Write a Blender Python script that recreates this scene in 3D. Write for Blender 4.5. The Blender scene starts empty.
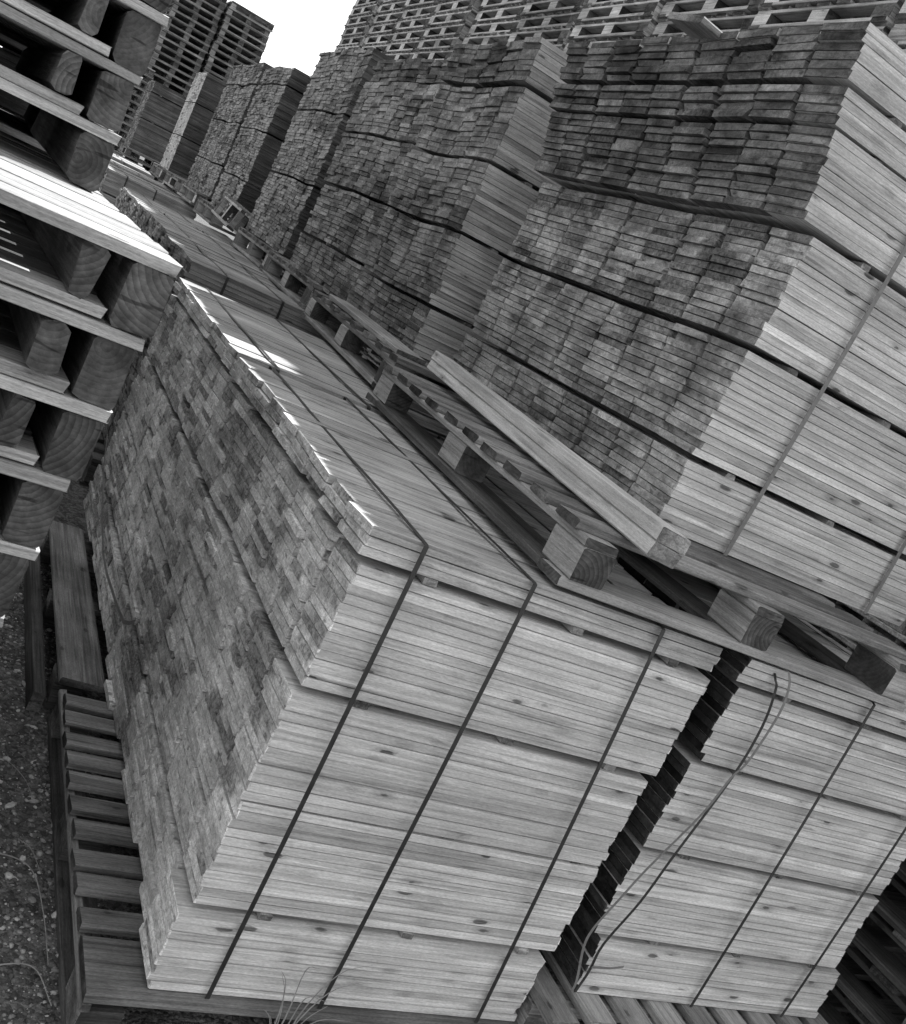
import bpy, math, random
import numpy as np
from mathutils import Matrix, Vector, Euler

random.seed(7); rng = np.random.default_rng(7)
S = bpy.context.scene
COL = S.collection
CAMH = 1.765

# ------------------------------------------------------------------ camera
cd = bpy.data.cameras.new('camera'); cam = bpy.data.objects.new('camera', cd); COL.objects.link(cam)
R = [[0.822019, -0.3627939, 0.4389366], [0.3089278, -0.3634134, -0.8789166], [0.478381, 0.8580859, -0.1866556]]
cam.matrix_world = Matrix(((R[0][0], -R[1][0], -R[2][0], 0), (R[0][1], -R[1][1], -R[2][1], 0),
                           (R[0][2], -R[1][2], -R[2][2], CAMH), (0, 0, 0, 1)))
cd.sensor_fit = 'VERTICAL'; cd.sensor_height = 24.0; cd.lens = 1029.47 / 1024 * 24
cd.clip_start = 0.05; cd.clip_end = 2000
S.camera = cam

# ------------------------------------------------------------------ sky, sun, exposure
SUN_AZ, SUN_EL = math.radians(31), math.radians(58.45)      # azimuth from +X towards +Y
sd = Vector((math.cos(SUN_EL) * math.cos(SUN_AZ), math.cos(SUN_EL) * math.sin(SUN_AZ), math.sin(SUN_EL)))
w = bpy.data.worlds.new('World'); S.world = w; w.use_nodes = True
nt = w.node_tree; nt.nodes.clear()
sky = nt.nodes.new('ShaderNodeTexSky'); sky.sky_type = 'NISHITA'; sky.sun_disc = False
sky.sun_elevation = SUN_EL; sky.sun_rotation = math.pi / 2 - SUN_AZ
sky.air_density = 1.0; sky.dust_density = 0.4
bw = nt.nodes.new('ShaderNodeRGBToBW'); bg = nt.nodes.new('ShaderNodeBackground'); wo = nt.nodes.new('ShaderNodeOutputWorld')
bg.inputs['Strength'].default_value = 0.115
nt.links.new(sky.outputs[0], bw.inputs[0]); pw = nt.nodes.new('ShaderNodeMath'); pw.operation = 'POWER'; pw.inputs[1].default_value = 0.45     # thin high haze evens the sky out
ml = nt.nodes.new('ShaderNodeMath'); ml.operation = 'MULTIPLY'; ml.inputs[1].default_value = 1.45
nt.links.new(bw.outputs[0], pw.inputs[0]); nt.links.new(pw.outputs[0], ml.inputs[0]); nt.links.new(ml.outputs[0], bg.inputs[0]); nt.links.new(bg.outputs[0], wo.inputs[0])
sl = bpy.data.lights.new('sun', 'SUN'); sl.energy = 2.0; sl.angle = math.radians(0.5); sl.color = (1, 1, 1)
so = bpy.data.objects.new('sun', sl); COL.objects.link(so); so.location = (20, 5, 40)
so.rotation_euler = sd.to_track_quat('Z', 'Y').to_euler()
vs = S.view_settings; vs.view_transform = 'Standard'; vs.look = 'None'; vs.gamma = 1.0; vs.exposure = 2.32; vs.use_curve_mapping = False

# ------------------------------------------------------------------ materials
class G:
    """small node-graph helper"""
    def __init__(s, name):
        s.m = bpy.data.materials.new(name); s.m.use_nodes = True
        s.t = s.m.node_tree; s.t.nodes.clear()
    def n(s, typ, ins=None, **kw):
        nd = s.t.nodes.new(typ)
        for k, v in kw.items(): setattr(nd, k, v)
        for k, v in (ins or {}).items():
            if isinstance(v, bpy.types.NodeSocket): s.t.links.new(v, nd.inputs[k])
            else: nd.inputs[k].default_value = v
        return nd
    def math(s, op, a, b=0.0, c=0.0, clamp=False):
        nd = s.n('ShaderNodeMath', {0: a, 1: b, 2: c}, operation=op, use_clamp=clamp); return nd.outputs[0]
    def vmath(s, op, a, b): return s.n('ShaderNodeVectorMath', {0: a, 1: b}, operation=op).outputs[0]
    def ramp(s, x, a0, a1, b0=0.0, b1=1.0):
        nd = s.n('ShaderNodeMapRange', {'Value': x, 'From Min': a0, 'From Max': a1, 'To Min': b0, 'To Max': b1}, clamp=True)
        return nd.outputs[0]
    def noise(s, vec, scale, detail=3.0, rough=0.55, dist=0.0):
        return s.n('ShaderNodeTexNoise', {'Vector': vec, 'Scale': scale, 'Detail': detail, 'Roughness': rough, 'Distortion': dist}).outputs[0]
    def finish(s, val, rough=0.8, height=None, bstr=0.4, bdist=0.002, spec=0.3):
        c = s.n('ShaderNodeCombineColor', {0: val, 1: val, 2: val}).outputs[0]
        b = s.n('ShaderNodeBsdfPrincipled', {'Base Color': c, 'Roughness': rough, 'Specular IOR Level': spec})
        if height is not None:
            bp = s.n('ShaderNodeBump', {'Height': height, 'Strength': bstr, 'Distance': bdist})
            s.t.links.new(bp.outputs[0], b.inputs['Normal'])
        o = s.n('ShaderNodeOutputMaterial'); s.t.links.new(b.outputs[0], o.inputs[0])
        return s.m

def coords(g):
    tc = g.n('ShaderNodeTexCoord').outputs['Object']
    oi = g.n('ShaderNodeObjectInfo').outputs['Random']
    geo = g.n('ShaderNodeNewGeometry')
    r = g.math('FRACT', g.math('ADD', oi, geo.outputs['Random Per Island']))
    off = g.n('ShaderNodeCombineXYZ', {0: g.math('MULTIPLY', r, 37.0), 1: g.math('MULTIPLY', r, 11.3), 2: g.math('MULTIPLY', r, 23.7)}).outputs[0]
    return g.vmath('ADD', tc, off), r, geo.outputs['Position']

def mapv(g, v, sc): return g.vmath('MULTIPLY', v, sc)

def wood_side(name, base, var=0.25, stain=0.25, knots=1.0, grain=0.35, gr=1.0):
    g = G(name); v, r, pos = coords(g)
    fine = g.noise(mapv(g, v, (5 * gr, 170 * gr, 170 * gr)), 1.0, 4.0, 0.65)
    mid = g.noise(mapv(g, v, (1.3, 38, 38)), 1.0, 3.0, 0.55, 0.6)
    broad = g.noise(mapv(g, v, (2.2, 9, 9)), 1.0, 2.0)
    spk = g.noise(mapv(g, v, (90, 420, 420)), 1.0, 2.0, 0.7)
    streak = g.noise(mapv(g, v, (2.5, 90, 90)), 1.0, 2.0, 0.5, 0.3)
    val = g.math('MULTIPLY', base, g.ramp(fine, 0.25, 0.75, 1 - grain * 0.9, 1 + grain * 0.6))
    val = g.math('MULTIPLY', val, g.ramp(spk, 0.3, 0.7, 1 - grain * 0.55, 1 + grain * 0.45))
    val = g.math('MULTIPLY', val, g.ramp(streak, 0.56, 0.68, 1.0, 1 - grain * 0.8))
    val = g.math('MULTIPLY', val, g.ramp(mid, 0.3, 0.7, 1 - grain * 0.7, 1 + grain * 0.4))
    val = g.math('MULTIPLY', val, g.ramp(broad, 0.3, 0.7, 0.86, 1.1))
    r2 = g.math('FRACT', g.math('MULTIPLY', r, 7.31))
    val = g.math('MULTIPLY', val, g.ramp(r2, 0, 1, 1 - var, 1 + var * 0.6))
    # knots
    kn = g.n('ShaderNodeTexVoronoi', {'Vector': mapv(g, v, (11, 22, 32)), 'Scale': 1.0, 'Randomness': 1.0}, feature='F1')
    kd = g.math('ADD', kn.outputs['Distance'], g.math('MULTIPLY', g.math('SUBTRACT', mid, 0.5), 0.12))
    kc = g.n('ShaderNodeSeparateColor', {0: kn.outputs['Color']}).outputs[0]
    kd = g.math('ADD', kd, g.math('MULTIPLY', g.math('SUBTRACT', spk, 0.5), 0.10))
    kb = g.n('ShaderNodeSeparateColor', {0: kn.outputs['Color']}).outputs[1]
    ksz = g.ramp(kb, 0.0, 1.0, 0.07, 0.27)
    km = g.math('MULTIPLY', g.ramp(g.math('SUBTRACT', kd, ksz), -0.04, 0.02, 1.0, 0.0), g.ramp(kc, 0.80, 0.82, 0.0, knots))
    halo = g.math('MULTIPLY', g.ramp(kd, 0.15, 0.5, 0.34, 0.0), g.ramp(kc, 0.80, 0.82, 0.0, knots))
    val = g.math('MULTIPLY', val, g.math('SUBTRACT', 1.0, g.math('MULTIPLY', km, g.ramp(fine, 0.3, 0.7, 0.82, 0.45))))
    val = g.math('MULTIPLY', val, g.math('SUBTRACT', 1.0, halo))
    # weather stains with a shape of their own
    st = g.noise(pos, 3.1, 4.0, 0.6)
    val = g.math('MULTIPLY', val, g.ramp(st, 0.35, 0.68, 1.0 + stain * 0.25, 1 - stain))
    # fine cracks / nail marks
    ck = g.noise(mapv(g, v, (3.0, 60, 60)), 1.3, 2.0, 0.5)
    val = g.math('MULTIPLY', val, g.ramp(ck, 0.70, 0.76, 1.0, 0.55))
    h = g.math('ADD', g.math('ADD', g.math('MULTIPLY', fine, 0.7), mid), g.math('MULTIPLY', spk, 0.5))
    return g.finish(val, 0.85, h, 0.7, 0.003, 0.2)

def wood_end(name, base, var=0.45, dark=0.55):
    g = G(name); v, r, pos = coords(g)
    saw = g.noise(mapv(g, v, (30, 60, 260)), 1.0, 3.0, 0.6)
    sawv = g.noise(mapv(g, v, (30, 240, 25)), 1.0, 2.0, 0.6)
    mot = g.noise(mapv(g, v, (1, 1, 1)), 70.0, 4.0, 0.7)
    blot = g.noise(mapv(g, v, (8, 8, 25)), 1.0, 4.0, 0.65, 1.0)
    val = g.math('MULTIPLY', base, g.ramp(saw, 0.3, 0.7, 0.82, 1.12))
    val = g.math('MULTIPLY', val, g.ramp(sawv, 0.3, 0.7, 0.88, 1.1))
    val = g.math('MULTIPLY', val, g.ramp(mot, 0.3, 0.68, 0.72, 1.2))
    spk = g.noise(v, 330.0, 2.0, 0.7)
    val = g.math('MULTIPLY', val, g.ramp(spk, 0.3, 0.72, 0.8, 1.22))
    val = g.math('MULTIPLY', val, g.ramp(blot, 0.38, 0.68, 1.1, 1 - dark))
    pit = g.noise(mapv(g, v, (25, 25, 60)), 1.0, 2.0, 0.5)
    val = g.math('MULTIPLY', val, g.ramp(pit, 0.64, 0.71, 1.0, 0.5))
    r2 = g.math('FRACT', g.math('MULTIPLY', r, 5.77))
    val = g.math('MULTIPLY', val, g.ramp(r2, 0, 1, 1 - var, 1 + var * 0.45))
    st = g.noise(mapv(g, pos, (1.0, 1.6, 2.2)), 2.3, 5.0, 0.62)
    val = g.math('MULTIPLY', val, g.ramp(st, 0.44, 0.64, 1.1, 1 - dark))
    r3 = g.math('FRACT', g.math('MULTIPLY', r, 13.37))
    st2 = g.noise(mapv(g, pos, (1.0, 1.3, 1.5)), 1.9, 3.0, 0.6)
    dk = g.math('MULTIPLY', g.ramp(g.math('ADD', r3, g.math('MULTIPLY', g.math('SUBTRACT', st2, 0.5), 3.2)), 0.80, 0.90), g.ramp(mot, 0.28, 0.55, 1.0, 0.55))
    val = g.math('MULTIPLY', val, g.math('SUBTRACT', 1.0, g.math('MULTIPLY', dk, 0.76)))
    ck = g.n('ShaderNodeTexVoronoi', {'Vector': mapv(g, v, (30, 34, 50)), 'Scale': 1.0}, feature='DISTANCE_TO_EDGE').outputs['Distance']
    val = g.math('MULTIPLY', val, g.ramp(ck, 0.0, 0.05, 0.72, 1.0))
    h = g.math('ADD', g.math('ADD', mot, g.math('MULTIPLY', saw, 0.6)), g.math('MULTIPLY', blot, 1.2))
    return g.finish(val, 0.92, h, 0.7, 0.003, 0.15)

def wood_ring(name, base):
    """sawn cross-section with year rings"""
    g = G(name); v, r, pos = coords(g)
    tc = g.n('ShaderNodeTexCoord').outputs['Object']
    off = g.n('ShaderNodeCombineXYZ', {0: 0.0, 1: g.ramp(r, 0, 1, -0.10, 0.09),
              2: g.ramp(g.math('FRACT', g.math('MULTIPLY', r, 9.7)), 0, 1, -0.10, 0.06)}).outputs[0]
    c = g.vmath('ADD', tc, off)
    wv = g.n('ShaderNodeTexWave', {'Vector': c, 'Scale': 27.0, 'Distortion': 3.2, 'Detail': 3.0, 'Detail Scale': 0.6},
             wave_type='RINGS', rings_direction='X', wave_profile='SAW').outputs['Fac']
    mot = g.noise(v, 45.0, 4.0, 0.7)
    blot = g.noise(v, 14.0, 3.0, 0.6)
    saw = g.noise(mapv(g, v, (30, 60, 300)), 1.0, 2.0)
    val = g.math('MULTIPLY', base, g.ramp(wv, 0.2, 1.0, 1.12, g.ramp(g.math('FRACT', g.math('MULTIPLY', r, 3.9)), 0, 1, 0.55, 0.92)))
    val = g.math('MULTIPLY', val, g.ramp(mot, 0.3, 0.7, 0.6, 1.25))
    val = g.math('MULTIPLY', val, g.ramp(blot, 0.35, 0.65, 1.15, 0.55))
    crk = g.noise(mapv(g, v, (20, 9, 60)), 1.0, 2.0, 0.5)
    val = g.math('MULTIPLY', val, g.ramp(crk, 0.64, 0.69, 1.0, 0.4))
    val = g.math('MULTIPLY', val, g.ramp(saw, 0.3, 0.7, 0.88, 1.08))
    val = g.math('MULTIPLY', val, g.ramp(r, 0, 1, 0.72, 1.15))
    return g.finish(val, 0.88, g.math('ADD', g.math('MULTIPLY', wv, 0.4), mot), 0.5, 0.003, 0.2)

def plain(name, val, rough=0.5, nvar=0.25, nscale=30.0, spec=0.4):
    g = G(name); v, r, pos = coords(g)
    nz = g.noise(v, nscale, 3.0)
    return g.finish(g.math('MULTIPLY', val, g.ramp(nz, 0.3, 0.7, 1 - nvar, 1 + nvar)), rough, nz, 0.15, 0.001, spec)

M = {
    'fresh': wood_side('fresh_sawn_side', 0.64, 0.20, 0.18, 1.0, 0.36),
    'fresh_e': wood_end('fresh_sawn_end', 0.78, 0.20, 0.32),
    'worn': wood_side('worn_top_side', 0.50, 0.26, 0.3, 1.0, 0.42),
    'aged': wood_side('aged_side', 0.36, 0.30, 0.35, 0.8, 0.40),
    'aged_e': wood_end('aged_end', 0.31, 0.30, 0.55),
    'grey': wood_side('grey_weathered_shade_side', 0.27, 0.30, 0.45, 0.7, 0.5),  # weathered wood; also painted shade on inner slats of the left stack
    'grey_e': wood_end('grey_weathered_end', 0.15, 0.4, 0.6),
    'stk': wood_side('stacked_pallet_side', 0.56, 0.3, 0.4, 0.7, 0.5),
    'dark': wood_side('dark_weathered_shade_side', 0.12, 0.35, 0.45, 0.6, 0.55),  # weathered wood; also painted shade inside the left stack and C1's pallet
    'dark_e': wood_end('dark_weathered_end', 0.22, 0.4, 0.6),
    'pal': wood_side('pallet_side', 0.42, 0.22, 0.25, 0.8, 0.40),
    'pal_e': wood_ring('pallet_ring_end', 0.105), 'slot_shade_e': wood_end('slot_shade_end', 0.06, 0.4, 0.5),  # last entry: shade of the narrow gap painted into B1's board ends
    'worn_e': wood_end('worn_grey_end', 0.47, 0.26, 0.55), 'pale_e': wood_end('pale_smooth_end', 0.50, 0.12, 0.18),
    'strap': plain('black_strap', 0.03, 0.33, 0.3, 60, 0.5),
    'strap_grey': plain('grey_strap', 0.16, 0.45, 0.2, 60, 0.5),
}
END = {'stk': 'grey_e', 'worn': 'fresh_e', 'fresh': 'fresh_e', 'aged': 'aged_e', 'grey': 'grey_e', 'dark': 'dark_e', 'pal': 'pal_e', 'fresh_pale': 'pale_e'}

def gravel_ground():
    g = G('gravel_ground')
    pos = g.n('ShaderNodeNewGeometry').outputs['Position']
    vo = g.n('ShaderNodeTexVoronoi', {'Vector': pos, 'Scale': 70.0}, feature='F1')
    c = g.n('ShaderNodeSeparateColor', {0: vo.outputs['Color']}).outputs[0]
    n1 = g.noise(pos, 9.0, 5.0, 0.65); n2 = g.noise(pos, 120.0, 3.0)
    val = g.math('MULTIPLY', 0.12, g.ramp(n1, 0.3, 0.7, 0.55, 1.4))
    val = g.math('MULTIPLY', val, g.ramp(c, 0.0, 1.0, 0.5, 1.5))
    val = g.math('MULTIPLY', val, g.ramp(n2, 0.3, 0.7, 0.7, 1.3))
    h = g.math('SUBTRACT', n2, g.math('MULTIPLY', vo.outputs['Distance'], 0.8))
    return g.finish(val, 0.95, h, 0.9, 0.012, 0.15)
M['ground'] = gravel_ground()
def stone_mat():
    g = G('gravel_stone'); v, r, pos = coords(g)
    nz = g.noise(pos, 150.0, 3.0)
    val = g.math('MULTIPLY', g.math('MULTIPLY', 0.21, g.ramp(nz, 0.3, 0.7, 0.7, 1.3)), g.math('ADD', 0.35, g.math('MULTIPLY', g.math('POWER', r, 3.0), 2.2)))
    return g.finish(val, 0.9, nz, 0.4, 0.002, 0.2)
M['stone'] = stone_mat()
M['stalk'] = plain('dry_stalk', 0.24, 0.8, 0.2, 60)

# ------------------------------------------------------------------ mesh helpers
def ob(name, me, parent=None, loc=(0, 0, 0), rot=(0, 0, 0), scale=None):
    o = bpy.data.objects.new(name, me); COL.objects.link(o)
    o.location = loc; o.rotation_euler = rot
    if scale is not None: o.scale = scale
    if parent is not None: o.parent = parent
    return o
def tag(o, label=None, cat=None, group=None, kind=None):
    if label: o['label'] = label
    if cat: o['category'] = cat
    if group: o['group'] = group
    if kind: o['kind'] = kind
    return o
def thing(name, label, cat, loc, rz=0.0, group=None):
    e = ob(name, None, None, loc, (0, 0, rz)); e.empty_display_size = 0.1
    return tag(e, label, cat, group)

def bar_geo(L, W, T, r, c=0.0025, jit=0.0015, ejit=0.003, bow=0.0):
    """chamfered bar along X; returns verts, faces, material index per face"""
    n = 3 if bow else 2
    xs = np.linspace(-L / 2, L / 2, n)
    c = min(c, T * 0.3, W * 0.3)
    prof = [(-W/2 + c, -T/2), (W/2 - c, -T/2), (W/2, -T/2 + c), (W/2, T/2 - c), (W/2 - c, T/2), (-W/2 + c, T/2), (-W/2, T/2 - c), (-W/2, -T/2 + c)]
    V = []
    for i, x in enumerate(xs):
        b = bow * (1 - (2 * x / L) ** 2)
        for (y, z) in prof:
            e = ejit if i in (0, n - 1) else 0
            V.append((x + r.uniform(-e, e), y + r.uniform(-jit, jit), z + b + r.uniform(-jit, jit) * 0.6))
    F = []; MI = []
    for i in range(n - 1):
        for k in range(8):
            a, b2 = i * 8 + k, i * 8 + (k + 1) % 8
            F.append((a, a + 8, b2 + 8, b2)); MI.append(0)
    F.append(tuple(range(8))); MI.append(1)
    F.append(tuple(reversed(range((n - 1) * 8, n * 8)))); MI.append(1)
    return V, F, MI

def to_mesh(name, V, F, MI, mats):
    me = bpy.data.meshes.new(name); me.from_pydata([tuple(v) for v in V], [], [tuple(int(i) for i in f) for f in F])
    for m in mats: me.materials.append(m)
    if MI is not None: me.polygons.foreach_set('material_index', np.array(MI, dtype=np.int32))
    me.update(); return me

def board_geo(L, W, T, r, jit=0.0012, ejit=0.0015, chip=0.003, ring=0.0035):
    """sawn board along X with chipped, slightly rounded ends"""
    T = T - r.uniform(-0.0002, 0.0011); V = []; cor = ((-1, -1), (1, -1), (1, 1), (-1, 1))
    for s, x in ((0, -L/2), (1, -L/2 + ring), (1, L/2 - ring), (0, L/2)):
        for (a, b) in cor:
            i1, i2 = (r.uniform(0.0003, chip * 0.5), r.uniform(0.0001, chip * 0.2)) if s == 0 else (0, 0)
            if s == 0 and r.random() < 0.14: i1 += r.uniform(0.004, 0.018); i2 += 0.0006
            V.append((x + (r.uniform(-ejit, ejit) if s == 0 else r.uniform(-0.002, 0.002)), a * (W/2 - i1) + r.uniform(-jit, jit), b * (T/2 - i2) + r.uniform(-jit, jit) * 0.25))
    F = []; MI = []
    for i in range(3):
        for k in range(4):
            a, b2 = i * 4 + k, i * 4 + (k + 1) % 4
            F.append((a, a + 4, b2 + 4, b2)); MI.append(0 if i == 1 else 1)
    F.append((0, 1, 2, 3)); MI.append(1); F.append((15, 14, 13, 12)); MI.append(1)
    return V, F, MI

_vr = random.Random(3)
_cache = {}
def bar_variants(L, W, T, mat, n=6, emat=None, **kw):
    key = (round(L, 3), round(W, 3), round(T, 4), mat, emat, n, tuple(sorted(kw.items())))
    if key not in _cache:
        lst = []
        for i in range(n):
            geo = board_geo(L, W, T, _vr, **{k: v for k, v in kw.items() if k != 'board'}) if kw.get('board') else bar_geo(L, W, T, _vr, **kw)
            lst.append((to_mesh('bar', *geo, [M['dark' if mat == 'fresh_pale' else mat], M[emat or END[mat]]]), geo))
        _cache[key] = lst
    return _cache[key]

def piece(parent, name, cen, size, mat='pal', rot=(0, 0, 0), grain=None, c=0.003, jit=0.002, ejit=0.003, emat=None, n=4):
    """a wooden piece (bar) with its grain along its longest side, centred at cen in the parent's space"""
    sx, sy, sz = size
    ax = grain if grain is not None else int(np.argmax(size))
    if ax == 0: L, W, T, base = sx, sy, sz, Matrix.Identity(3)
    elif ax == 1: L, W, T, base = sy, sx, sz, Matrix.Rotation(math.pi / 2, 3, 'Z')
    else: L, W, T, base = sz, sy, sx, Matrix.Rotation(-math.pi / 2, 3, 'Y')
    me = random.choice(bar_variants(L, W, T, mat, n, emat, c=c, jit=jit, ejit=ejit))[0]
    rm = Euler(rot).to_matrix() @ base
    return ob(name, me, parent, cen, rm.to_euler())

def join_geo(items):
    """items: (V, F, MI, Matrix4) -> one geometry"""
    VV, FF, MM = [], [], []; off = 0
    for V, F, MI, mx in items:
        A = np.array(V); m = np.array(mx)
        VV.append(A @ m[:3, :3].T + m[:3, 3])
        FF.extend([tuple(i + off for i in f) for f in F]); MM.extend(MI); off += len(A)
    return np.concatenate(VV), FF, MM

def ribbon(parent, name, pts, wdir, w, t, mat):
    """flat strap swept along pts; wdir = width direction"""
    P = [Vector(p) for p in pts]; wd = Vector(wdir).normalized()
    V, F = [], []
    for i, p in enumerate(P):
        tan = (P[min(i + 1, len(P) - 1)] - P[max(i - 1, 0)]).normalized()
        nn = wd.cross(tan).normalized()
        for (a, b) in ((-1, -1), (1, -1), (1, 1), (-1, 1)):
            V.append(p + wd * (a * w / 2) + nn * (b * t / 2))
    for i in range(len(P) - 1):
        for k in range(4):
            a, b = i * 4 + k, i * 4 + (k + 1) % 4
            F.append((a, b, b + 4, a + 4))
    F.append((3, 2, 1, 0)); L = 4 * (len(P) - 1); F.append((L, L + 1, L + 2, L + 3))
    return ob(name, to_mesh(name, V, F, None, [M[mat]]), parent)

# ------------------------------------------------------------------ bundles of boards
def bundle(label, x0, y0, z0, L, cols, secs, group, colw=0.165, pitch=0.022, gap=0.017, lean=(0, 0), rz=0.0, parts=300,
           ends_visible=True, mats='fresh', top_mats=None, straps=(), wav=0.004, xj=0.003, stickers=True, seed=1, strap_mat='strap',
           emat=None, top_emat=None, name='board_bundle', yspread=0.0, nstick=3, top_from=None, c0=None):
    """boards run along X; left ends at x0, front at y0. secs = (rows, x offset, y offset, gap above) from the bottom"""
    r = random.Random(seed)
    lx = lean[0] if callable(lean[0]) else (lambda t, a=lean[0]: a * t)
    e = thing(name, label, 'board bundle', (x0, y0, z0), rz, group)
    D = cols * colw
    rowsN = sum(s[0] for s in secs); H = rowsN * pitch + sum(s[3] for s in secs[:-1])
    items = []; z = 0.0; ph1, ph2 = r.uniform(0, 6), r.uniform(0, 6); secinfo = []
    for si, (n, ox, oy, g) in enumerate(secs):
        last = si == len(secs) - 1; darks = si >= (top_from if top_from is not None else len(secs) - 1)
        sp = r.uniform(-0.5, 0.5); sshift = r.uniform(-0.006, 0.006)
        zs = z; colx = [r.gauss(0, xj * 0.5) for _ in range(cols)]; coly = [0.0] + [r.gauss(0, 0.003) for _ in range(cols - 1)]
        for k in range(n):
            rs = r.gauss(0, 0.003); rx = r.gauss(0, xj * 0.7)
            for c in range(cols):
                yc = (c + 0.5) * colw + oy + coly[c] + (0 if c == 0 else sshift * min(1, c / 2)) + (rs * 0.35 + r.gauss(0, 0.0011) if c == 0 else rs * 0.4 + r.gauss(0, 0.0026)) + yspread * c * (z / H)
                amp = wav * (0.35 + (z / H))
                zw = amp * math.sin(ph1 + sp + 2.3 * yc / max(D, 1e-3) * 3.1) + amp * 0.6 * math.sin(ph2 + 7.0 * yc)
                slope = amp * (7.13 / D) * math.cos(ph1 + sp + 7.13 * yc / D) + amp * 4.2 * math.cos(ph2 + 7.0 * yc)
                xoff = ox + colx[c] + (c0[si] if c0 and c == 0 else 0) + rx + r.gauss(0, xj) + (r.choice((-1, 1, 1)) * r.uniform(0.005, 0.018) if r.random() < 0.05 else 0)
                t = z / max(H, 1e-3)
                items.append(dict(c=c, top=(last and k == n - 1), last=darks, pos=(L / 2 + xoff + lx(t), yc + lean[1] * t, z + pitch / 2 + zw + r.gauss(0, 0.0003)),
                                  rot=(slope + r.gauss(0, 0.016 if last and k == n - 1 else 0.0015), r.gauss(0, 0.0006), r.gauss(0, 0.0012 if c == 0 else 0.002)), vi=r.randrange(14)))
            z += pitch
        secinfo.append((zs, z, ox, oy))
        if not last:
            if stickers:
                for q in range(nstick):
                    xs = 0.19 + (L - 0.30) * q / (nstick - 1) + r.uniform(-0.03, 0.03)
                    t = z / H
                    piece(e, 'sticker', (xs + ox + lx(t), D / 2 + oy * 0.5 + lean[1] * t, z + g / 2), (0.032, D - 0.02, g * 0.96), 'aged', c=0.002, jit=0.001)
            z += g
    W, T = colw - 0.0105, pitch - 0.0011
    va = bar_variants(L, W, T, mats, 14, emat, board=1, jit=0.0008, ejit=0.0015)
    vt = bar_variants(L, W, T, top_mats or mats, 14, top_emat or (emat if not top_mats else None), board=1, jit=0.0010, ejit=0.003, chip=0.004)
    va2 = bar_variants(L, W, T, mats, 14, emat, board=1, jit=0.0008, ejit=0.0015, ring=0.05)  # deep end-toned ring puts shade into the gaps between columns
    vt2 = bar_variants(L, W, T, top_mats or mats, 14, top_emat or (emat if not top_mats else None), board=1, jit=0.0010, ejit=0.003, chip=0.004, ring=0.05)
    mw = Matrix.Translation((x0, y0, z0)) @ Matrix.Rotation(rz, 4, 'Z')
    camp = Vector((0, 0, CAMH))
    def key(it):
        vis = ends_visible or it['c'] == 0 or it['top']
        p = mw @ Vector((it['pos'][0] - L / 2, it['pos'][1], it['pos'][2]))
        return (0 if vis else 1, (p - camp).length)
    items.sort(key=key)
    rest = []
    for i, it in enumerate(items):
        vis = ends_visible or it['c'] == 0 or it['top']
        me, geo = ((vt if it['c'] == 0 or it['top'] else vt2) if it['last'] else (va if it['c'] == 0 else va2))[it['vi']]
        if vis and i < parts:
            ob('board', me, e, it['pos'], it['rot'])
        else:
            mx = Matrix.Translation(it['pos']) @ Euler(it['rot']).to_matrix().to_4x4()
            rest.append((it['last'] and (top_mats is not None), (*geo, mx)))
    for flag in (False, True):
        g = [a for f, a in rest if f == flag]
        if g:
            V, F, MI = join_geo(g)
            mm = (top_mats or mats) if flag else mats
            me = to_mesh('boards', V, F, MI, [M['dark' if mm == 'fresh_pale' else mm], M[((top_emat if flag else emat) or (emat if not flag else None) or END[mm])]])
            tag(ob('boards', me, e), kind='stuff')
    for (sx0, sx1, wd) in straps:
        pts = []
        fy = lambda zz: min(secinfo[0][3], 0) * (1 - zz / H) + min(secinfo[-1][3], 0) * (zz / H) + lean[1] * zz / H
        N = 14
        for i in range(N + 1):
            zz = H * i / N
            pts.append((sx0 + lx(0) + (sx1 + lx(1) - sx0 - lx(0)) * i / N, fy(zz) - 0.008 - 0.003 * math.sin(math.pi * i / N), zz))
        tp = H + wav * 0.5 + 0.0015
        pts.append((pts[-1][0], fy(H) + 0.000, tp))
        for i in range(1, 9):
            pts.append((sx1 + lx(1) + 0.002 * math.sin(i * 1.1 + sx1 * 5), lean[1] + (D + 0.01) * i / 8, tp + 0.001 * math.sin(i)))
        pts.append((pts[-1][0], lean[1] + D + 0.015, H * 0.9)); pts.append((pts[-1][0], D + 0.015, 0))
        pts = [pts[0]] + pts[1:]
        ribbon(e, 'strap', pts, (1, 0, 0), wd, 0.0015, strap_mat)
    return e, D, H

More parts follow.
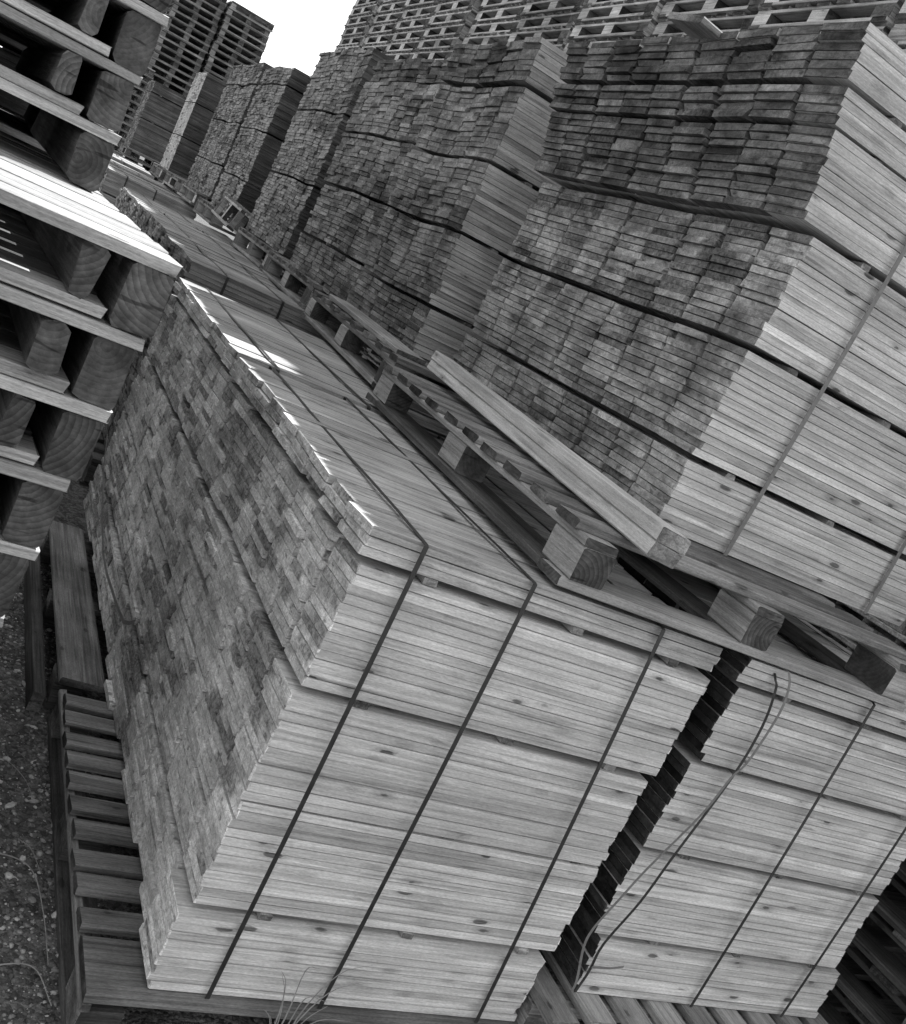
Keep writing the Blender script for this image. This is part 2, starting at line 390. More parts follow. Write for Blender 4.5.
# ------------------------------------------------------------------ pallets
def block_pallet(label, x, y, z, LX, LY, group=None, rz=0.0, mat='grey', nsl=8, slw=0.11, blk=(0.12, 0.13), heights=(0.022, 0.082, 0.022, 0.022),
                 cross=True, front_mat=None, slat_mat=None, parts=True, slat_rng=(0.0, 1.0), seed=0, name='pallet', tilt=(0, 0), blk_mat=None):
    """runners and stringers along Y, deck slats along X; origin at front-left bottom corner"""
    random.seed(1000 + seed)
    hr, hb, hs, hd = heights
    e = thing(name, label, 'pallet', (x, y, z), rz, group)
    e.rotation_euler = (tilt[0], tilt[1], rz)
    bw_, bl = blk; j = lambda a: random.uniform(-a, a)
    xs = [bw_ / 2, LX / 2, LX - bw_ / 2]; ys = [bl / 2, LY / 2, LY - bl / 2]
    for i, xc in enumerate(xs):
        piece(e, 'runner', (xc, LY / 2, hr / 2), (bw_ + 0.02, LY - (0.224 if cross else 0), hr), mat)
        piece(e, 'stringer', (xc, LY / 2, hr + hb + hs / 2), (bw_ - 0.01, LY, hs), front_mat or mat)
        for yc in ys:
            piece(e, 'block', (xc + j(0.004), yc + j(0.006), hr + hb / 2), (bw_ - 0.008, bl, hb - 0.001), blk_mat or mat, grain=0 if random.random() < 0.6 else 1, c=0.004)
    if cross:
        for yc in (0.055, LY - 0.055):
            piece(e, 'runner', (LX / 2, yc, hr / 2 - 0.001), (LX + 0.02, 0.11, hr), front_mat or mat)
    y0, y1 = slat_rng[0] * LY + slw / 2, slat_rng[1] * LY - slw / 2
    for k in range(nsl):
        yc = y0 + (y1 - y0) * k / (nsl - 1)
        piece(e, 'slat', (LX / 2 + j(0.006), yc + j(0.004), hr + hb + hs + hd / 2), (LX, slw + j(0.0) , hd), slat_mat or mat)
    return e, hr + hb + hs + hd

def merge_thing(e, mname):
    """turn a thing's pieces into a single mesh on the thing (for copies that show no parts)"""
    items = []; mats = []; 
    for ch in list(e.children):
        me = ch.data
        V = [tuple(v.co) for v in me.vertices]; F = [tuple(p.vertices) for p in me.polygons]
        idx = []
        for m in me.materials:
            if m not in mats: mats.append(m)
            idx.append(mats.index(m))
        MI = [idx[p.material_index] for p in me.polygons]
        mx = Matrix.Translation(ch.location) @ ch.rotation_euler.to_matrix().to_4x4()
        items.append((V, F, MI, mx))
        bpy.data.objects.remove(ch)
    V, F, MI = join_geo(items)
    return to_mesh(mname, V, F, MI, mats)

def copy_tree(src, loc, rot, label=None, group=None):
    c = src.copy(); COL.objects.link(c); c.location = loc; c.rotation_euler = rot
    if label: c['label'] = label
    if group: c['group'] = group
    for ch in src.children:
        d = ch.copy(); COL.objects.link(d); d.parent = c
    return c

# ================================================================== ground
gm = to_mesh('ground', [(-300, -300, 0), (300, -300, 0), (300, 300, 0), (-300, 300, 0)], [(0, 1, 2, 3)], None, [M['ground']])
tag(ob('ground', gm), 'dark gravel yard floor with chips and stones', kind='structure')

def pebbles():
    ico_v = []; p = (1 + 5 ** 0.5) / 2
    for a, b in ((-1, p), (1, p), (-1, -p), (1, -p)): ico_v += [(a, b, 0)]
    for a, b in ((-1, p), (1, p), (-1, -p), (1, -p)): ico_v += [(0, a, b)]
    for a, b in ((p, -1), (p, 1), (-p, -1), (-p, 1)): ico_v += [(a, 0, b)]
    ico_f = [(0,11,5),(0,5,1),(0,1,7),(0,7,10),(0,10,11),(1,5,9),(5,11,4),(11,10,2),(10,7,6),(7,1,8),(3,9,4),(3,4,2),(3,2,6),(3,6,8),(3,8,9),(4,9,5),(2,4,11),(6,2,10),(8,6,7),(9,8,1)]
    base = np.array(ico_v, float) / 1.9
    N = 26000
    VV, FF = [], []
    for i in range(N):
        if i < 22000: x, y = rng.uniform(0.12, 0.85), rng.uniform(1.3, 4.8)
        else: x, y = rng.uniform(-1.5, 5.0), rng.uniform(0.4, 8)
        s = 0.0016 + 0.0075 * rng.random() ** 5
        v = base * (1 + rng.uniform(-0.25, 0.25, (12, 1)))
        v = v * np.array([s * rng.uniform(0.7, 1.5) * (1.8 if rng.random() < 0.12 else 1), s * rng.uniform(0.7, 1.4), s * rng.uniform(0.4, 0.8)])
        a = rng.uniform(0, 6.28); ca, sa = math.cos(a), math.sin(a)
        v = np.stack([v[:, 0] * ca - v[:, 1] * sa + x, v[:, 0] * sa + v[:, 1] * ca + y, v[:, 2] + s * 0.2], 1)
        VV.append(v); FF.append(np.array(ico_f) + 12 * i)
    V = np.concatenate(VV); F = np.concatenate(FF)
    me = bpy.data.meshes.new('gravel'); me.vertices.add(len(V)); me.vertices.foreach_set('co', V.ravel())
    me.loops.add(len(F) * 3); me.loops.foreach_set('vertex_index', F.ravel().astype(np.int32))
    me.polygons.add(len(F)); me.polygons.foreach_set('loop_start', np.arange(0, len(F) * 3, 3, dtype=np.int32))
    me.materials.append(M['stone']); me.update(calc_edges=True); me.validate()
    tag(ob('gravel', me), 'loose gravel and wood chips lying on the yard floor', 'gravel', kind='stuff')
pebbles()

def tube(name, pts, r0, r1, mat, parent=None):
    P = [Vector(p) for p in pts]; V, F = [], []; n = 5
    for i, p in enumerate(P):
        t = (P[min(i + 1, len(P) - 1)] - P[max(i - 1, 0)]).normalized()
        a = t.orthogonal().normalized(); b = t.cross(a)
        rr = r0 + (r1 - r0) * i / (len(P) - 1)
        for k in range(n):
            an = 2 * math.pi * k / n; V.append(p + a * (rr * math.cos(an)) + b * (rr * math.sin(an)))
    for i in range(len(P) - 1):
        for k in range(n):
            F.append((i * n + k, i * n + (k + 1) % n, (i + 1) * n + (k + 1) % n, (i + 1) * n + k))
    F.append(tuple(range(n))); F.append(tuple(range((len(P) - 1) * n, len(P) * n)))
    return ob(name, to_mesh(name, V, F, None, [M[mat]]), parent)

def smooth(pts, n=7):
    P = [Vector(p) for p in pts]; P = [2 * P[0] - P[1]] + P + [2 * P[-1] - P[-2]]; out = []
    for i in range(1, len(P) - 2):
        for k in range(n):
            t = k / n; a, b_, c, d = P[i-1], P[i], P[i+1], P[i+2]
            out.append(0.5 * ((2 * b_) + (c - a) * t + (2*a - 5*b_ + 4*c - d) * t*t + (3*b_ - a - 3*c + d) * t**3))
    return out + [P[-2]]

# ================================================================== lower row of bundles
LOW = 'strapped bundles of the bottom tier'
A1, DA, HA = bundle('x',
    0.862, 1.80, 0.146, 1.005, 9, [(9, -0.002, -0.022, 0.016), (12, 0.0, 0, 0.008), (12, -0.004, 0, 0.020), (13, 0.004, 0, 0.018), (3, -0.004, 0.0, 0)], LOW, c0=(-0.024, 0, 0, 0, 0),
    pitch=0.02205, straps=[(0.118, 0.118, 0.011), (0.40, 0.40, 0.011), (0.855, 0.785, 0.011)], top_mats='worn', top_emat='fresh_e', seed=11, wav=0.0025, xj=0.0022)
A1['label'] = 'wide strapped board bundle with sawn ends, on the slatted pallet next to the gravel'
A2, _, _ = bundle('board bundle directly behind the wide front bundle, on the pallet with one long plank',
    0.868, 3.31, 0.146, 1.005, 9, [(9, 0, 0, 0.016), (12, 0.004, 0, 0.010), (12, 0, 0, 0.018), (13, 0.004, 0, 0.016), (3, 0.0, 0.0, 0)], LOW,
    pitch=0.0221, straps=[(0.16, 0.14, 0.014), (0.53, 0.49, 0.014)], top_mats='worn', top_emat='fresh_e', seed=12, wav=0.003, xj=0.0025)
B1, DB, HB = bundle('strapped board bundle with a loose black strap tail, right of the dark narrow gap',
    1.965, 1.80, 0.250, 1.0, 9, [(8, 0.03, -0.004, 0.014), (12, -0.01, 0, 0.014), (12, -0.006, 0, 0.013), (10, 0.0, 0, 0.016), (3, -0.02, -0.01, 0)], LOW,
    pitch=0.0218, straps=[(0.47, 0.46, 0.010), (0.86, 0.88, 0.010)], seed=13, wav=0.003, ends_visible=False, parts=70, emat='slot_shade_e')
# loose straps on the left of B1
zt = HB + 0.008
ribbon(B1, 'strap', [(0.085, 0.9, zt), (0.085, 0.02, zt)] + smooth([(0.08, -0.018, 1.014), (0.099, -0.018, 0.989), (0.125, -0.018, 0.884), (0.124, -0.018, 0.726), (0.085, -0.018, 0.472), (0.063, -0.018, 0.317), (0.024, -0.018, 0.173), (0.028, -0.018, 0.085), (0.022, -0.018, 0.012)], 5), (1, 0, 0), 0.009, 0.001, 'strap')
ribbon(B1, 'strap', [(0.09, 0.9, zt), (0.09, 0.02, zt)] + smooth([(0.088, -0.035, 1.05), (0.116, -0.035, 1.013), (0.135, -0.035, 0.937), (0.126, -0.035, 0.791), (0.102, -0.035, 0.733), (0.076, -0.035, 0.612), (0.004, -0.035, 0.428), (-0.028, -0.035, 0.324), (-0.055, -0.035, 0.235), (-0.054, -0.035, 0.172), (-0.015, -0.035, 0.068), (-0.009, -0.035, 0.029)], 5), (1, 0.1, 0), 0.009, 0.001, 'strap_grey')
ribbon(B1, 'strap', smooth([(0.0, -0.045, 0.118), (0.06, -0.045, 0.122), (0.13, -0.022, 0.114)], 4), (0, 0, 1), 0.006, 0.0015, 'strap_grey')
# tail of strap on the end face of A2
ribbon(A2, 'strap', [(x_ - 0.868, y_ - 3.31, z_ - 0.146) for x_, y_, z_ in ((0.845, 4.75, 0.50), (0.842, 4.49, 0.412), (0.84, 4.18, 0.342), (0.84, 3.85, 0.291), (0.84, 3.66, 0.29), (0.84, 3.48, 0.306), (0.838, 3.30, 0.325), (0.838, 3.16, 0.344), (0.84, 3.10, 0.37), (0.842, 3.05, 0.403))], (0.0, 0.15, 0.98), 0.014, 0.0015, 'strap_grey')

low_more = [(1.03, 5.50, 0.165, 9, 21, 0.02), (1.06, 7.06, 0.165, 9, 22, 0.02), (1.07, 8.62, 0.15, 9, 23, 0.02), (1.10, 12.0, 0.18, 9, 24, 0.03), (1.14, 13.6, 0.18, 9, 25, 0.03), (1.2, 17.0, 0.17, 9, 26, 0.02), (1.25, 18.7, 0.17, 9, 27, 0.02)]
low_lab = ['board bundle whose dark front edge steps up behind the second bundle of the bottom tier', 'board bundle third along the bottom tier, between two pallets of the upper tier',
           'board bundle fourth along the bottom tier, before the far dark step', 'far board bundle of the bottom tier with a raised dark front edge', 'far board bundle just behind the raised dark front edge',
           'distant board bundle of the bottom tier under the pale-ended bundle', 'most distant board bundle of the bottom tier under the pallet stacks']
for (x, y, z, c, sd_, rz), lb in zip(low_more, low_lab):
    bundle(lb, x, y, z, 1.0, c, [(20, 0, 0, 0.012), (20, 0.01, 0, 0.014), (11, 0.0, 0, 0)], LOW, pitch=0.0222, seed=sd_, parts=0, wav=0.004, xj=0.005,
           mats='aged', straps=[(0.2, 0.2, 0.014), (0.55, 0.52, 0.014)], rz=-rz * 0.5)

# ------------------------------------------------------------------ pallets on the ground
def ground_pallet_A():
    e = thing('pallet', 'low dark pallet with worn cross slats sticking out beside the gravel', 'pallet', (0.71, 1.755, 0.0))
    LX, LY = 1.20, 1.30
    j = lambda a: random.uniform(-a, a)
    random.seed(5)
    for xc in (0.05, LX / 2, LX - 0.05):
        piece(e, 'runner', (xc, LY / 2, 0.010), (0.10, LY, 0.020), 'dark')
        piece(e, 'stringer', (xc - (0.0 if xc > 0.1 else 0.038), LY / 2 , 0.105), (0.10 if xc > 0.1 else 0.022, LY - 0.004, 0.020), 'grey')
        for yc in (0.075, LY / 2, LY - 0.075):
            piece(e, 'block', (xc + 0.003, yc, 0.0575), (0.094, 0.14, 0.074), 'dark', grain=0, c=0.004)
    piece(e, 'slat', (LX / 2, 0.088, 0.1295), (LX, 0.175, 0.028), 'grey', c=0.005, jit=0.003)
    for k in range(10):
        yc = 0.175 + 0.035 + 0.037 + k * 0.1055
        piece(e, 'slat', (LX / 2 + j(0.006), yc + j(0.004), 0.1315), (LX, 0.064, 0.024), 'grey', rot=(0, 0, j(0.012)), c=0.005, jit=0.003)
    return e
ground_pallet_A()
def ground_pallet_A2():
    e = thing('pallet', 'low dark pallet with one long smooth plank along the gravel', 'pallet', (0.70, 3.085, 0.0))
    for yc in (0.08, 0.66, 1.25):
        piece(e, 'runner', (0.6, yc, 0.01), (1.2, 0.1, 0.02), 'dark')
        piece(e, 'stringer', (0.6, yc, 0.105), (1.2, 0.1, 0.02), 'dark')
        for xc in (0.05, 0.6, 1.15): piece(e, 'block', (xc, yc, 0.0575), (0.094, 0.094, 0.074), 'dark', grain=0)
    piece(e, 'slat', (0.078, 0.67, 0.1295), (0.145, 1.36, 0.028), 'grey', c=0.006, jit=0.003)
    for k in range(6): piece(e, 'slat', (0.26 + k * 0.172, 0.67, 0.1295), (0.12, 1.36, 0.028), 'dark')
    piece(e, 'skid', (-0.035, 0.62, 0.035), (0.04, 1.25, 0.07), 'dark')
    return e
ground_pallet_A2()
def ground_pallet_B():
    e = thing('pallet', 'tall pallet with front-facing slat ends under the bundle right of the gap', 'pallet', (1.86, 1.69, 0.0))
    random.seed(8); LX, LY = 1.2, 1.5
    for yc in (0.12, 0.75, 1.38):
        piece(e, 'runner', (LX / 2, yc, 0.0125), (LX, 0.10, 0.025), 'grey')
        piece(e, 'bearer', (LX / 2, yc, 0.205), (LX, 0.09, 0.032), 'grey')
        for xc in (0.05, LX / 2, LX - 0.05): piece(e, 'block', (xc, yc, 0.107), (0.1, 0.1, 0.162), 'grey', grain=1)
    for k in range(9):
        piece(e, 'slat', (0.05 + k * (LX - 0.1) / 8, LY / 2 + random.uniform(-0.01, 0.01), 0.2345), (0.092, LY, 0.026), 'aged', c=0.004)
ground_pallet_B()
for i, (x, y, z, c, sd_, rz) in enumerate(low_more):
    pe, ph = block_pallet('low pallet under a far bundle of the bottom tier', x - 0.08, y - 0.02, 0.0, 1.16, 1.5, 'pallets under the far bottom tier', seed=40 + i, mat='dark', nsl=8, heights=(0.02, z - 0.066, 0.022, 0.022))
    me = merge_thing(pe, 'pallet'); nm = dict(label=pe['label'], cat='pallet', group=pe['group'])
    loc = pe.location.copy(); bpy.data.objects.remove(pe)
    tag(ob('pallet', me, None, loc), **nm)

# ================================================================== upper row
UP = 'weathered bundles of the upper tier'
block_pallet('grey pallet with square blocks on the strapped front bundle, under the loose double beam', 1.33, 1.80, 1.302, 1.17, 1.62, rz=-0.035, mat='dark', nsl=10, slw=0.105,
             blk=(0.10, 0.15), heights=(0.022, 0.082, 0.020, 0.022), front_mat='pal', slat_mat='grey', blk_mat='pal', slat_rng=(0.03, 1.0), seed=1)  # dark runners paint shade into the side openings
C1, DC, HC = bundle('tall weathered board bundle with a grey strap, beside the loose double beam', 1.80, 2.19, 1.4505, 1.10, 9,
    [(9, 0.0, 0, 0.016), (14, 0.0, 0.0, 0.018), (14, 0.008, 0.0, 0.020), (10, 0.0, 0, 0.007), (4, -0.012, 0, 0.018), (6, 0.0, 0.012, 0)], UP, colw=0.177, pitch=0.0220, lean=(lambda t: 0.0 if t < 0.64 else -0.045 - 0.10 * (t - 0.64) / 0.36, 0.0), seed=31,
    mats='fresh', emat='worn_e', top_mats='fresh', top_emat='dark_e', top_from=3, wav=0.0045, xj=0.003, strap_mat='strap_grey', straps=[(0.27, 0.45, 0.015), (0.90, 1.0, 0.015)])
# loose board and ragged top boards on C1
lb = thing('loose_board', 'short loose board lying askew on top of the tall weathered bundle', 'board', (1.62, 2.93, 2.745), 0.0)
piece(lb, 'plank', (0.25, 0, 0.035), (0.62, 0.16, 0.022), 'aged', rot=(0.06, 0.0, 0.15))

def beam():
    e = thing('loose_beam', 'pair of long pale planks stacked as a beam on the edge of the overhanging pallet', 'beam', (1.50, 1.72, 1.43))
    p0, p1 = Vector((1.478, 1.72, 1.4475)), Vector((1.630, 3.53, 1.475))
    d = p1 - p0; L = d.length; yaw = math.atan2(d.y, d.x); pit = math.asin(d.z / L)
    rot = Euler((0.10, -pit, yaw)); mid = (p0 + p1) / 2 - Vector((1.50, 1.72, 1.43))
    for k, dz in enumerate((0.018, 0.0555)):
        me = bar_variants(L, 0.084 if k else 0.080, 0.036, 'fresh', 2, 'aged_e', c=0.003, jit=0.0015, ejit=0.004)[k][0]
        up = rot.to_matrix() @ Vector((0, 0.001 * k, dz))
        ob('plank', me, e, mid + up, rot)
beam()

ups = [ # x, y, cols, secs, z0, seed, label, parts, lean
    (1.735, 4.10, 6, [(9, 0.015, 0, 0.016), (14, 0.0, 0, 0.016), (13, -0.01, 0, 0.016), (14, 0.0, 0, 0.018), (8, -0.015, 0.0, 0)], 1.462, 32, 'grey board bundle with a dark curled top layer, next along from the tall strapped one', 300, (-0.02, 0.03)),
    (1.75, 5.14, 8, [(10, 0, 0, 0.016), (14, 0.005, 0, 0.016), (14, 0, 0, 0.016), (14, 0.0, 0, 0.018), (6, 0.03, 0.0, 0)], 1.462, 33, 'grey board bundle touching the back of the one with the curled top layer', 300, (0.02, 0.16)),
    (1.85, 7.05, 9, [(22, 0, 0, 0.014), (22, 0.0, 0, 0.014), (20, 0, 0, 0)], 1.49, 34, 'taller grey bundle with a ragged top, its dark front showing in a narrow slot', 0, (0.0, -0.02)),
    (1.95, 9.55, 8, [(15, 0, 0, 0.014), (20, 0.0, 0, 0.014), (19, 0, 0, 0.014), (7, 0, 0, 0)], 1.49, 35, 'far grey bundle with a rounded sagging top, lower than its neighbour', 0, (0.0, 0.05)),
    (2.02, 11.25, 12, [(15, 0, 0, 0.014), (20, 0.0, 0, 0.014), (18, 0, 0, 0.014), (10, 0, 0, 0)], 1.53, 36, 'far grey bundle beside the pale-ended bundle', 0, (0.0, 0.08)),
    (2.10, 15.3, 7, [(22, 0, 0, 0.012), (21, 0.0, 0, 0.012), (19, 0, 0, 0)], 1.53, 37, 'far bundle with smooth pale ends and a dark front', 0, (0.0, 0.05)),
    (1.95, 19.5, 8, [(24, 0, 0, 0.014), (20, 0.0, 0, 0.014), (8, 0, 0, 0)], 1.53, 38, 'small distant bundle behind the pale-ended bundle', 0, (0.0, 0.0)),
]
UPD = []
for (x, y, c, secs, z0, sd_, lb_, pt, ln) in ups:
    pale = sd_ == 37
    e, D, H = bundle(lb_, x, y, z0, 1.1 if y < 15 else 1.5, c, secs, UP, colw=0.165, pitch=0.0224, lean=ln, seed=sd_, mats='fresh_pale' if pale else ('worn' if y < 7 else 'dark'), emat=None if pale else 'aged_e', parts=pt, wav=0.0042 if y < 7 else 0.007,
                     xj=0.0035 if not pale else 0.001, stickers=not pale, rz=-0.02 if y > 6 else 0.0, top_mats=None if pale or y > 7 else 'worn', top_emat='dark_e' if not pale and y < 7 else None)
    UPD.append((x, y, D, z0, z0 + H))
# pallets under the upper row
def up_pallet(label, x, y, LY, rz, seed, mat='grey', z=1.305, h=0.155, nsl=8):
    return block_pallet(label, x, y, z, 1.3, LY, None, rz, mat, nsl, 0.11, (0.10, 0.15), (0.022, h - 0.066, 0.022, 0.022), True, None, None, seed=seed, blk_mat='pal')
p2, _ = up_pallet('grey pallet with a broad worn top plank, right behind the loose beam', 1.52, 3.66, 1.75, -0.075, 51)
piece(p2, 'plank', (0.09, 0.80, 0.168), (0.13, 1.30, 0.022), 'aged', rot=(0.01, 0, 0.02))
up_pallet('third pallet under the upper tier, with square open pockets', 1.70, 5.60, 1.45, -0.04, 52, z=1.325)
up_pallet('fourth pallet under the upper tier, right of the tilted crate-like pallet', 1.80, 7.15, 1.45, -0.03, 53, z=1.33)
tp = block_pallet('small open pallet tilted on its edge against the upper tier', 1.80, 8.80, 1.425, 0.34, 1.0, None, -0.02, 'pal', 6, 0.1, (0.05, 0.06), (0.022, 0.15, 0.022, 0.022), False, seed=54, tilt=(0.03, 0.26), blk_mat='pal')
up_pallet('dark pallet under the far sagging bundle', 1.90, 9.95, 1.45, -0.03, 55, z=1.335)
up_pallet('dark pallet under the far grey bundle', 1.95, 11.6, 1.45, -0.02, 56, z=1.375)
up_pallet('small far pallet before the pale-ended bundle', 2.02, 13.6, 1.4, -0.02, 57, z=1.375)
up_pallet('small far pallet under the pale-ended bundle', 2.02, 15.2, 1.4, -0.02, 58, z=1.375)
up_pallet('most distant pallet of the upper tier', 1.9, 19.3, 1.5, -0.02, 59, z=1.375)

# ================================================================== nested bearer pallets on the left
def bearer_pallet(xr, yf, z, LX, LY, rz, label, group, inv, seed, nsl=None, bh=0.120, deck=False):
    """slats along X on three bearers along Y; (xr, yf) is the right front corner"""
    random.seed(seed); j = lambda a: random.uniform(-a, a)
    e = thing('pallet', label, 'pallet', (xr, yf, z), rz, group)
    t = 0.023
    nsl = nsl or int(LY / 0.118)
    if not inv:
        zs = bh + t / 2
        for k, xc in enumerate((-0.043, -LX / 2, -LX + 0.05)):
            hh = bh - 0.001 if k == 0 else bh - t - 0.002
            piece(e, 'bearer', (xc, LY / 2 + 0.006 + j(0.008), bh - hh / 2 - 0.0005), (0.076, LY, hh), 'dark', c=0.009, jit=0.005, emat='pal_e')  # dark sides carry the shade between the decks in their colour
        for k in range(nsl):
            yc = 0.052 + (LY - 0.104) * k / (nsl - 1)
            piece(e, 'slat', (-LX / 2 + j(0.004), yc, zs + j(0.001)), (LX, 0.096 + 0.008 * (k == 0), t), 'pal' if k == 0 or deck else 'grey', c=0.002)  # inner slats greyed as painted shade; front slat and top deck stay pale
    else:
        for k, xc in enumerate((-0.055, -LX / 2 + 0.10, -LX + 0.16)):
            piece(e, 'bearer', (xc, LY / 2 + j(0.008) - 0.004, t + (bh - t) / 2), (0.046, LY, bh - t - 0.003), 'dark', c=0.010, jit=0.006, emat='pal_e')  # nested bearers darkened too, shade put into the wood colour
        for k in range(nsl):
            yc = 0.052 + (LY - 0.104) * k / (nsl - 1)
            piece(e, 'slat', (-LX / 2 + j(0.004), yc, t / 2 + 0.001), (LX, 0.104, t), 'pal' if k == 0 else 'dark', c=0.002)  # slats behind the front one painted dark for the stack's inner shade
    return e
LVL = 0.1455; HIDDEN = []
ORD = ['topmost', 'first', 'second', 'third', 'fourth', 'fifth', 'sixth', 'seventh', 'eighth', 'ninth', 'tenth']
for k in range(11):
    top = k == 10
    rz = math.radians(1.0 + 0.4 * k) + random.uniform(-0.01, 0.01)
    xr = 0.348 - 0.0115 * (10 - k) + random.uniform(-0.006, 0.006); yf = 1.875 + random.uniform(-0.008, 0.008)
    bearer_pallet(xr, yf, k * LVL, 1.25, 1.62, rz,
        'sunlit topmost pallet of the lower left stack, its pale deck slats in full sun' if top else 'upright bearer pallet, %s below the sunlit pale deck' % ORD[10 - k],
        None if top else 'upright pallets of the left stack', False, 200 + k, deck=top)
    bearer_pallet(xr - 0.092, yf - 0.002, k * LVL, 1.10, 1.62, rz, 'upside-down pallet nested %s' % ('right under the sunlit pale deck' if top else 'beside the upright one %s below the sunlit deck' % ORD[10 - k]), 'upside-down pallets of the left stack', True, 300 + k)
for k in range(6):
    rz = math.radians(2.5) + random.uniform(-0.012, 0.012)
    xr = 0.240 + random.uniform(-0.006, 0.006); yf = 2.66 + random.uniform(-0.006, 0.006)
    zz = 11 * LVL + 0.002 + k * 0.1445
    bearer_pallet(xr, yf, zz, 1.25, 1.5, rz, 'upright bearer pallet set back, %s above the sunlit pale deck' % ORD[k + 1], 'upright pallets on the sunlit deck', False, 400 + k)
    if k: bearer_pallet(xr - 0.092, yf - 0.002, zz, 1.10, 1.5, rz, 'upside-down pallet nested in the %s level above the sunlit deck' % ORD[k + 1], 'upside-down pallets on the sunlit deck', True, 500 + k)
for k in range(34):  # unseen rear stacks added so the upper left gaps stay dark
    e = bearer_pallet(0.20, 4.3, 0, 1.25, 1.5, 0.03, 'x', 'x', False, 600)
    e.location = (0.20, 4.3, k * 0.1445) if k < 17 else (-1.25, 6.0, (k - 17) * 0.1445)
    me = merge_thing(e, 'pallet'); loc = e.location.copy(); bpy.data.objects.remove(e)
    HIDDEN.append((me, Matrix.Translation(loc) @ Matrix.Rotation(0.03 + 0.01 * math.sin(k * 2.1) - (math.pi / 2 if k >= 17 else 0), 4, 'Z')))

# ================================================================== pallet stacks behind the upper row and beyond
def stack_kind(LX, LY, seed, mat):
    e, h = block_pallet('pallet', 0, 0, 0, LX, LY, None, 0, mat, 7, 0.11, (0.11, 0.15), (0.022, 0.080, 0.020, 0.021), True, seed=seed)
    return e, h
def stack(x, y, z0, n, proto, mesh, h, label, group, first, parts=True, rz=0.0, jitter=0.012, seed=0, src=None):
    r = random.Random(seed)
    for k in range(n):
        loc = (x + r.uniform(-jitter, jitter), y + r.uniform(-jitter, jitter), z0 + k * (h + 0.0015)); rot = (0, 0, rz + r.uniform(-0.008, 0.008))
        if k < first or k >= 36: HIDDEN.append((mesh, Matrix.Translation(loc) @ Euler(rot).to_matrix().to_4x4()))
        elif parts: copy_tree(proto, loc, rot, label % ('lowest', 'second', 'third', 'fourth', 'fifth', 'sixth', 'topmost')[k] if '%s' in label else label, group)
        else: tag(ob('pallet', mesh, None, loc, rot), label, 'pallet', group)
pa, ph = stack_kind(0.8, 1.2, 71, 'stk'); pm_src, _ = stack_kind(0.8, 1.2, 71, 'stk'); pm = merge_thing(pm_src, 'pallet')
bpy.data.objects.remove(pm_src)
ys = [3.52, 4.79, 6.02, 7.25, 8.55, 9.77, 11.09, 12.31, 13.53, 14.75]
for i, y in enumerate(ys):
    n = 43  # height set so the unseen upper pallets block the sun
    ordn = ['nearest the tall strapped bundle', 'second', 'third', 'fourth', 'fifth', 'sixth', 'seventh', 'eighth', 'ninth', 'tenth'][i]
    lab = 'pallet in the %s tall stack of the row rising behind the upper tier' % ('first' if i == 0 else ordn)
    stack(3.68 + 0.02 * (i % 3), y, 0.0, n, pa, pm, ph, lab, 'pallets of the %s tall stack behind' % ordn, 25 if i < 6 else 23, i < 6, 0.0, seed=i)
pa_done = pa
for y in (2.27, 1.0):
    stack(3.70, y, 1.03, 36, None, pm, ph, None, None, 999, seed=int(y * 10))  # unseen stacks added to keep the sun off the near pallet deck
# far stacks seen front-on, standing on the most distant bundles
pb_src, _ = stack_kind(0.95, 1.2, 72, 'grey'); pb = merge_thing(pb_src, 'pallet'); bpy.data.objects.remove(pb_src)
for i, (x, y, z0, n) in enumerate([(2.12, 23.6, 0.0, 35), (3.13, 23.5, 0.0, 35), (1.25, 22.5, 0.0, 21)]):
    lab = ['pallet in the far tall stack beside the sky, its left half', 'pallet in the far tall stack ending at the open sky', 'pallet in the low far stack behind the most distant bundle'][i]
    stack(x, y, z0, n, None, pb, ph, lab, lab.replace('pallet in', 'pallets of'), (21, 21, 10)[i], False, 0.02, 0.02, 90 + i)
for ch in list(pa_done.children): bpy.data.objects.remove(ch)
bpy.data.objects.remove(pa_done)
stack(2.2, 24.95, 0.0, 34, None, pb, ph, None, None, 999, False, 0.02, 0.02, 95); stack(3.2, 24.9, 0.0, 34, None, pb, ph, None, None, 999, False, 0.02, 0.02, 96)  # backing stacks added so sky does not show through the far gaps
# dark pallets right of the front bundles
pd_src, _ = stack_kind(1.2, 1.4, 73, 'dark')
stack(3.22, 1.55, 0.0, 7, pd_src, None, ph, 'dark pallet, %s from the ground in the shaded stack right of the strapped bundles', 'dark pallets right of the front bundles', 0, True, 0.03, 0.015, 97)
for ch in list(pd_src.children): bpy.data.objects.remove(ch)
bpy.data.objects.remove(pd_src)

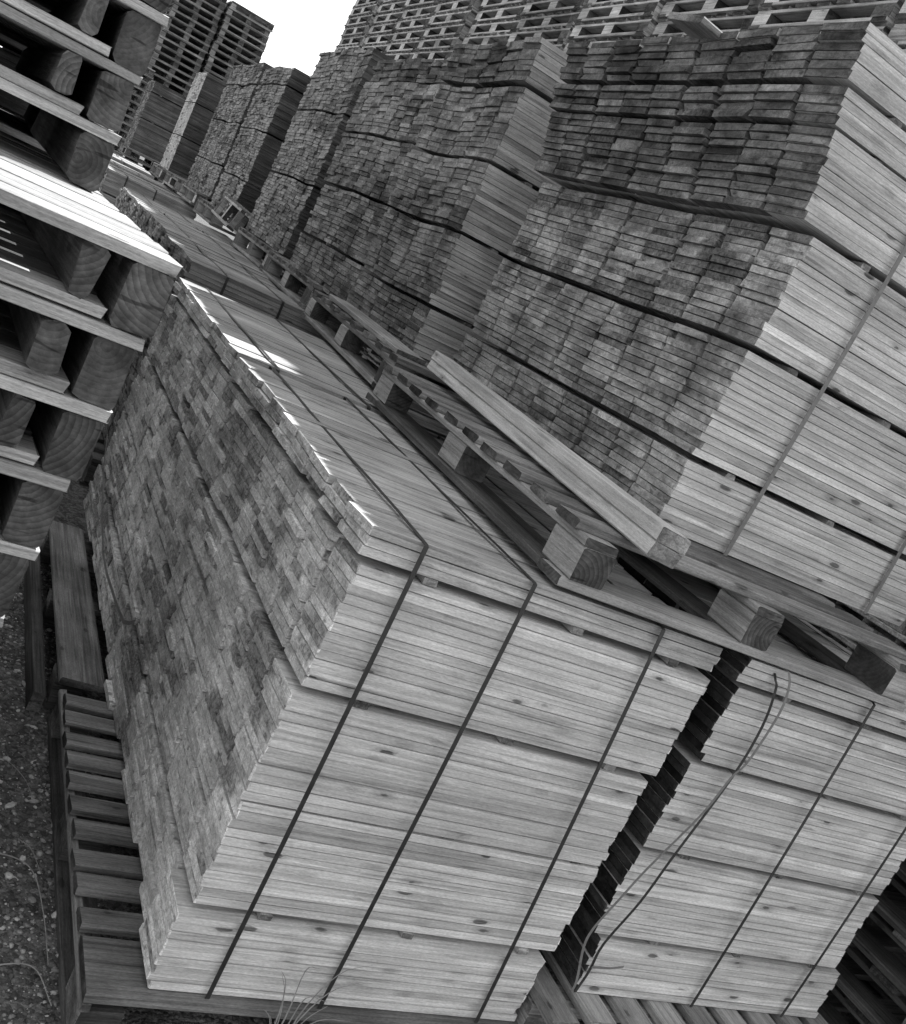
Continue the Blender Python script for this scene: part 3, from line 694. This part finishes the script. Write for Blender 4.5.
def hidden_pile():
    cache = {}; its = []; mats = []
    for me, mx in HIDDEN:
        if me.name not in cache:
            idx = []
            for m in me.materials:
                if m not in mats: mats.append(m)
                idx.append(mats.index(m))
            cache[me.name] = ([tuple(v.co) for v in me.vertices], [tuple(p.vertices) for p in me.polygons], [idx[p.material_index] for p in me.polygons])
        its.append((*cache[me.name], mx))
    V, F, MI = join_geo(its)
    tag(ob('stacked_pallets', to_mesh('stacked_pallets', V, F, MI, mats)), 'unseen pallets of the stacks, with stacks added to block sun and sky', 'pallets', kind='stuff')
hidden_pile()

# ================================================================== stalks
for pts, r0, lab in [
    ([(0.50, 2.33, 0.012), (0.58, 2.31, 0.035), (0.64, 2.25, 0.045), (0.67, 2.12, 0.03), (0.685, 1.98, 0.010)], 0.0021, 'pale dry stalk arched over the gravel beside the pallet'),
    ([(0.50, 1.92, 0.010), (0.58, 1.955, 0.02), (0.65, 1.95, 0.022), (0.69, 1.86, 0.008)], 0.0023, 'pale dry stalk lying at the front edge of the gravel'),
    ([(0.50, 2.72, 0.012), (0.57, 2.75, 0.022), (0.63, 2.68, 0.02), (0.66, 2.60, 0.01)], 0.0015, 'thin dry stalk curling on the dark gravel'),
    ([(0.62, 2.42, 0.006), (0.65, 2.38, 0.012), (0.675, 2.30, 0.006)], 0.0016, 'short dry twig lying between the stalk and the pallet'),
    ([(0.84, 1.66, 0.08), (0.90, 1.67, 0.115), (0.98, 1.69, 0.14)], 0.0018, 'thin dry stalk crossing the front corner of the slatted pallet')]:
    tag(tube('dry_stalk', smooth(pts), r0, r0 * 0.5, 'stalk'), lab, 'stalk')
gr = thing('grass_tuft', 'dry grass tuft growing in front of the wide strapped bundle', 'grass', (1.14, 1.70, 0.0))
rr = random.Random(4)
for k in range(13):
    a = rr.uniform(-0.5, 0.8); hgt = rr.uniform(0.16, 0.42)
    tube('blade', smooth([(rr.uniform(-0.03, 0.03), rr.uniform(-0.03, 0.02), 0), (a * 0.04, -0.005, hgt * 0.5), (a * 0.10, -0.01 + rr.uniform(-0.02, 0.02), hgt * 0.85), (a * 0.18, rr.uniform(-0.05, 0.02), hgt)], 4), 0.0026, 0.0004, 'stalk', gr)
